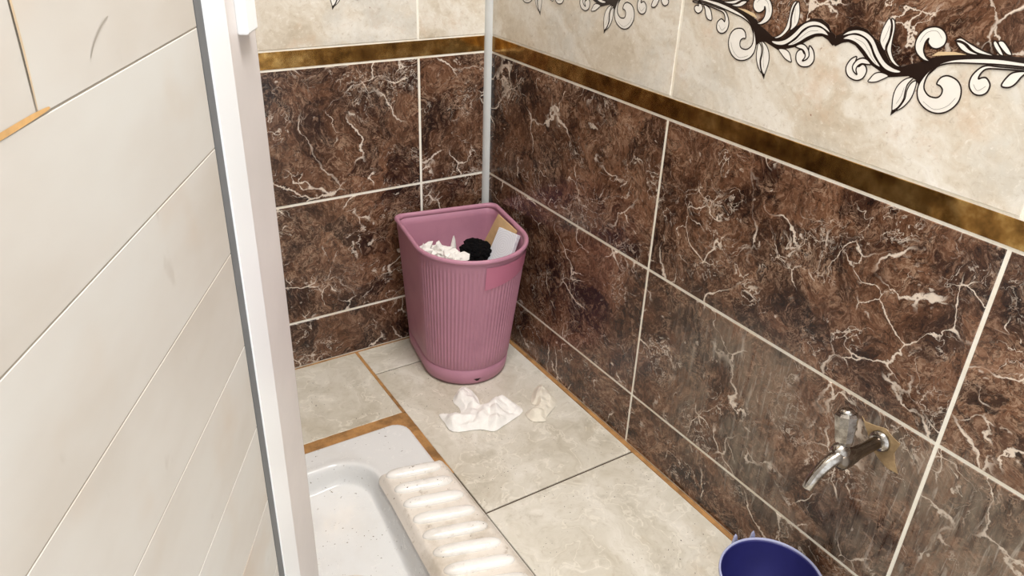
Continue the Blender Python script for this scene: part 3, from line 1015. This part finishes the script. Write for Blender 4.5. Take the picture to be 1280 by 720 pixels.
def crumple(name, c, rad, seed, mat, sub=4, amp=0.35, freq=2.2, zmin=None):
    bm = bmesh.new()
    bmesh.ops.create_icosphere(bm, subdivisions=sub, radius=1.0)
    sd = Vector((seed * 7.3, seed * 3.1, seed * 1.7))
    for q in bm.verts:
        d = q.co.normalized()
        n1 = abs(noise.noise(d * freq + sd)) * 2
        n2 = abs(noise.noise(d * freq * 2.3 + sd * 2)) * 1.2
        n3 = noise.noise(d * freq * 5 + sd) * 0.25
        k = 1 + amp * (n1 + n2 * 0.7 + n3 - 0.8)
        q.co = Vector((d.x * rad[0], d.y * rad[1], d.z * rad[2])) * k
    me = bpy.data.meshes.new(name)
    bm.to_mesh(me)
    bm.free()
    me.materials.append(mat)
    o = inst(name, me)
    o.location = c
    return o


# heap filling the bin
hp_rings = []
for z_, ins in ((0.010, 0.014), (0.10, 0.013), (0.20, 0.013), (0.246, 0.013)):
    a_, s_, b_ = bin_par(z_)
    pts = d_outline(a_, s_, b_, inset=ins)[::6]
    hp_rings.append([(x, y, z_) for x, y in pts])
base = hp_rings[-1]
cxm, cym = 0.0, -0.15
for sc in (0.92, 0.82, 0.7, 0.58, 0.46, 0.34, 0.22, 0.1):
    hp_rings.append([(cxm + (x - cxm) * sc, cym + (y - cym) * sc,
                      0.252 + 0.015 * abs(noise.noise(Vector((x * sc * 30, (y - cym) * sc * 30, 2.0))))) for x, y, zz in base])
heap = ring_loft('tissue_heap', hp_rings, M['tissue'], None, True, True, True, False)
heap.location = (-0.1385, -0.036, 0.001)
heap.rotation_euler = (0, 0, BRZ)
heap['kind'] = 'stuff'
tag(heap, 'crumpled white tissues filling the inside of the pink bin', 'tissues')
tag(crumple('tissue_wad', (-0.228, -0.102, 0.290), (0.030, 0.030, 0.026), 3, M['tissue'], 3, 0.6, 1.5), 'white crumpled tissue at the left inside the pink bin', 'tissue', 'tissues in the bin')
tag(crumple('tissue_wad', (-0.186, -0.163, 0.290), (0.030, 0.032, 0.026), 5, M['tissue'], 3, 0.55, 1.5), 'white crumpled tissue in the bin beside the black cloth', 'tissue', 'tissues in the bin')
tag(crumple('tissue_wad', (-0.184, -0.098, 0.286), (0.024, 0.026, 0.022), 8, M['tissue'], 3, 0.55, 1.5), 'white crumpled tissue in the bin close to its flat back', 'tissue', 'tissues in the bin')
# upright twist of tissue
tw = tube('tissue_twist', [(-0.156, -0.108, 0.268), (-0.156, -0.110, 0.300), (-0.155, -0.110, 0.318), (-0.156, -0.112, 0.328)], [0.008, 0.007, 0.004, 0.0012], M['tissue'], None, 9, True)
tag(tw, 'thin upright twist of white tissue behind the black cloth in the bin', 'tissue', 'tissues in the bin')
tag(crumple('black_cloth', (-0.116, -0.152, 0.296), (0.040, 0.040, 0.028), 9, M['black'], 5, 0.2, 1.8), 'black crumpled cloth lying in the middle of the pink bin', 'cloth')


def quad_board(name, P, th, mat, bev=0.001):
    P = [Vector(q) for q in P]
    nrm = (P[1] - P[0]).cross(P[3] - P[0]).normalized()
    if nrm.dot(CAM - P[0]) < 0:
        nrm = -nrm
    o0 = sum(P, Vector()) / 4
    v = [q - nrm * th - o0 for q in P] + [q - o0 for q in P]
    f = [(0, 3, 2, 1), (4, 5, 6, 7), (0, 1, 5, 4), (1, 2, 6, 5), (2, 3, 7, 6), (3, 0, 4, 7)]
    o = mesh_obj(name, v, f, mat)
    bm_ = bmesh.new()
    bm_.from_mesh(o.data)
    bmesh.ops.recalc_face_normals(bm_, faces=list(bm_.faces))
    bm_.to_mesh(o.data)
    bm_.free()
    bevel_mesh(o.data, bev, 2)
    o.location = o0
    return o


tag(quad_board('cardboard_piece', [(-0.048, -0.139, 0.375), (-0.040, -0.215, 0.357), (-0.068, -0.19, 0.262), (-0.073, -0.100, 0.272)], 0.003, M['card']),
    'tan cardboard piece leaning against the right inside of the bin', 'cardboard')
tag(quad_board('paper_box', [(-0.062, -0.168, 0.355), (-0.052, -0.236, 0.3585), (-0.080, -0.245, 0.305), (-0.102, -0.172, 0.275)], 0.012, M['greybox'], 0.0015),
    'pale grey flattened paper box in the bin in front of the cardboard', 'box')


# ------------------------------------------------------------------ tissues on the floor
def sheet(name, outline, mat, seed, hgt, folds, label, thick=0.0012):
    cx_ = sum(p[0] for p in outline) / len(outline)
    cy_ = sum(p[1] for p in outline) / len(outline)
    sp = [(p[0] - cx_, p[1] - cy_) for p in spline(outline, True, 4)]

    def inside(x, y):
        c_ = False
        j = len(sp) - 1
        for i in range(len(sp)):
            if (sp[i][1] > y) != (sp[j][1] > y) and x < (sp[j][0] - sp[i][0]) * (y - sp[i][1]) / (sp[j][1] - sp[i][1]) + sp[i][0]:
                c_ = not c_
            j = i
        return c_

    def dist(x, y):
        best = 9
        for i in range(len(sp)):
            a0, b0 = sp[i - 1], sp[i]
            ex, ey = b0[0] - a0[0], b0[1] - a0[1]
            t_ = max(0, min(1, ((x - a0[0]) * ex + (y - a0[1]) * ey) / max(1e-12, ex * ex + ey * ey)))
            best = min(best, math.hypot(x - a0[0] - ex * t_, y - a0[1] - ey * t_))
        return best
    pts = [Vector(p) for p in sp]
    edges = [(i, (i + 1) % len(sp)) for i in range(len(sp))]
    st = 0.0032
    x0, x1 = min(p[0] for p in sp), max(p[0] for p in sp)
    y0, y1 = min(p[1] for p in sp), max(p[1] for p in sp)
    x = x0
    while x < x1:
        y = y0
        while y < y1:
            px_, py_ = x + random.uniform(-1, 1) * 0.0008, y + random.uniform(-1, 1) * 0.0008
            if inside(px_, py_) and dist(px_, py_) > 0.0015:
                pts.append(Vector((px_, py_)))
            y += st
        x += st
    vo, eo, fo, *_ = delaunay_2d_cdt(pts, edges, [], 1, 1e-6)
    v = []
    for p in vo:
        e = dist(p.x, p.y)
        P = Vector((p.x, p.y, seed))
        n1 = abs(noise.noise(P * 24))
        n2 = abs(noise.noise(P * 55 + Vector((4, 2, 1))))
        zz = 0
        for (fx, fy, ang, h_, w_) in folds:
            dx_, dy_ = p.x - fx + cx_, p.y - fy + cy_
            dd = abs(-math.sin(ang) * dx_ + math.cos(ang) * dy_)
            al = abs(math.cos(ang) * dx_ + math.sin(ang) * dy_)
            zz = max(zz, h_ * max(0, 1 - dd / w_) * max(0, 1 - al / 0.09))
        for kf in range(4):
            an = seed * 1.7 + kf * 0.83
            ph = noise.noise(P * 9 + Vector((kf * 3.0, 0, 0))) * 0.9
            tri = abs(((p.x * math.cos(an) + p.y * math.sin(an)) / (0.034 + 0.013 * kf) + ph + kf * 0.37) % 1.0 - 0.5) * 2
            zz += 0.0028 * tri
        v.append((p.x, p.y, 0.0014 + min(1, e / 0.012) * (hgt * (0.1 + 0.9 * n1 + 0.4 * n2) + zz) + 0.003 * n1))
    o = mesh_obj(name, v, [tuple(q) for q in fo], mat, None, False)
    o.location = (cx_, cy_, 0.0)
    sm = o.modifiers.new('thickness', 'SOLIDIFY')
    sm.thickness = thick
    sm.offset = -1
    return tag(o, label, 'tissue', 'tissues on the floor')


o1 = [(-0.321, -0.349), (-0.322, -0.374), (-0.321, -0.416), (-0.265, -0.439), (-0.24, -0.46), (-0.21, -0.454), (-0.144, -0.431), (-0.144, -0.391), (-0.153, -0.356), (-0.173, -0.357),
      (-0.216, -0.364), (-0.209, -0.332), (-0.209, -0.295), (-0.22, -0.275), (-0.247, -0.293), (-0.268, -0.317), (-0.267, -0.345), (-0.276, -0.366), (-0.296, -0.354), (-0.312, -0.345)]
o1 = [(x + 0.002, y + 0.004) for x, y in o1]
sheet('crumpled_tissue', o1, M['tissue'], 3.3, 0.008, [(-0.20, -0.40, 1.1, 0.016, 0.03), (-0.24, -0.33, 1.9, 0.012, 0.025), (-0.28, -0.39, -0.4, 0.010, 0.022), (-0.235, -0.40, 0.5, 0.014, 0.03)],
      'bright white crumpled tissue on the floor in front of the bin')
o2 = [(-0.140, -0.435), (-0.142, -0.468), (-0.116, -0.483), (-0.104, -0.471), (-0.056, -0.439), (-0.043, -0.39), (-0.047, -0.359), (-0.076, -0.371), (-0.107, -0.408), (-0.103, -0.423)]
sheet('crumpled_tissue', o2, M['damp'], 8.1, 0.007, [(-0.08, -0.41, 0.9, 0.012, 0.02), (-0.12, -0.455, -0.4, 0.010, 0.016)],
      'damp beige crumpled tissue on the floor near the brown tiled wall', 0.001)

# ------------------------------------------------------------------ tap
tap = tag(empty('wall_tap', (0, -1.166, 0.386)), 'worn chrome tap with faceted lever on the brown tiled wall', 'tap')
rg = []
for x, r_ in ((0.001, 0.0165), (-0.003, 0.017), (-0.006, 0.016), (-0.008, 0.0135), (-0.0095, 0.0120), (-0.0095, 0.008)):
    rg.append([(x, r_ * math.cos(2 * math.pi * i / 36), r_ * math.sin(2 * math.pi * i / 36)) for i in range(36)])
ring_loft('flange', rg, M['chrome'], tap, True)
body = tube('body', [(0, 0, 0), (-0.010, 0, 0), (-0.030, 0, 0), (-0.058, 0, 0), (-0.066, 0, 0), (-0.082, 0, 0), (-0.095, 0, -0.001), (-0.101, 0, -0.001)],
            [0.0095, 0.0095, 0.0092, 0.0100, 0.0118, 0.0135, 0.0125, 0.006], M['worn'], tap, 24)
sp = [Vector(q) for q in ((-0.084, 0.002, 0.004), (-0.098, 0.005, 0.004), (-0.112, 0.008, -0.004), (-0.124, 0.011, -0.018), (-0.131, 0.013, -0.032), (-0.134, 0.014, -0.042))]
spp = spline(sp, False, 5)
spout = tube('spout', spp, [0.0108 - 0.0032 * i / (len(spp) - 1) for i in range(len(spp))], M['chrome'], tap, 20)
# ball joint at the spout root
bmx = bmesh.new()
bmesh.ops.create_uvsphere(bmx, u_segments=24, v_segments=14, radius=0.0145)
me = bpy.data.meshes.new('valve_body')
bmx.to_mesh(me)
bmx.free()
me.polygons.foreach_set('use_smooth', [True] * len(me.polygons))
me.materials.append(M['chrome'])
vb = inst('valve_body', me, tap, Matrix.Translation((-0.086, 0.008, 0.008)))
# faceted lever: eight-sided head flaring upwards, with a domed cap
hp = [Vector(q) for q in ((-0.080, 0.008, 0.014), (-0.079, 0.011, 0.024), (-0.077, 0.016, 0.046), (-0.075, 0.020, 0.062), (-0.0745, 0.021, 0.066))]
lever = tube('lever', hp, [0.0085, 0.0125, 0.0150, 0.0165, 0.0140], M['chrome'], tap, 8, True)
cap = tube('lever_cap', [Vector((-0.0745, 0.021, 0.0655)), Vector((-0.0743, 0.0215, 0.069)), Vector((-0.0742, 0.0218, 0.0715)), Vector((-0.0741, 0.022, 0.0725))],
           [0.0115, 0.0105, 0.0065, 0.001], M['chrome'], lever, 24)

# ------------------------------------------------------------------ blue jug
BK = (-0.122, -1.128, 0.001)
bucket = tag(empty('plastic_bucket', BK, 0.0), 'small navy blue plastic bucket on the floor below the tap', 'bucket')
def circ(r_, z_, n=64):
    return [(r_ * math.cos(2 * math.pi * i / n), r_ * math.sin(2 * math.pi * i / n), z_) for i in range(n)]
BH = 0.130
ring_loft('body', [circ(0.058, 0), circ(0.062, 0.003), circ(0.0815, BH - 0.004), circ(0.0795, BH - 0.002), circ(0.0785, BH - 0.006), circ(0.060, 0.006), circ(0.010, 0.005)], M['blue'], bucket, True, True, True, True)
ring_loft('rim', [circ(0.0795, BH - 0.003), circ(0.0800, BH), circ(0.0815, BH + 0.0008), circ(0.0830, BH), circ(0.0832, BH - 0.005), circ(0.0820, BH - 0.006)], M['blue_rim'], bucket, True, False, False, True)
for ang in (62, 84):
    t = math.radians(ang)
    d = Vector((math.cos(t), math.sin(t), 0))
    s = Vector((-d.y, d.x, 0))
    P = [d * 0.086 + s * w_ + Vector((0, 0, z_)) for w_, z_ in ((-0.005, BH - 0.012), (0.005, BH - 0.012), (0.003, BH + 0.004), (0.0, BH + 0.009), (-0.002, BH + 0.004))]
    Q = [p + d * 0.004 for p in P]
    n5 = 5
    mesh_obj('handle_lug', P + Q, [tuple(reversed(range(5))), tuple(range(5, 10))] + [(i, (i + 1) % 5, 5 + (i + 1) % 5, 5 + i) for i in range(5)], M['blue_rim'], bucket)
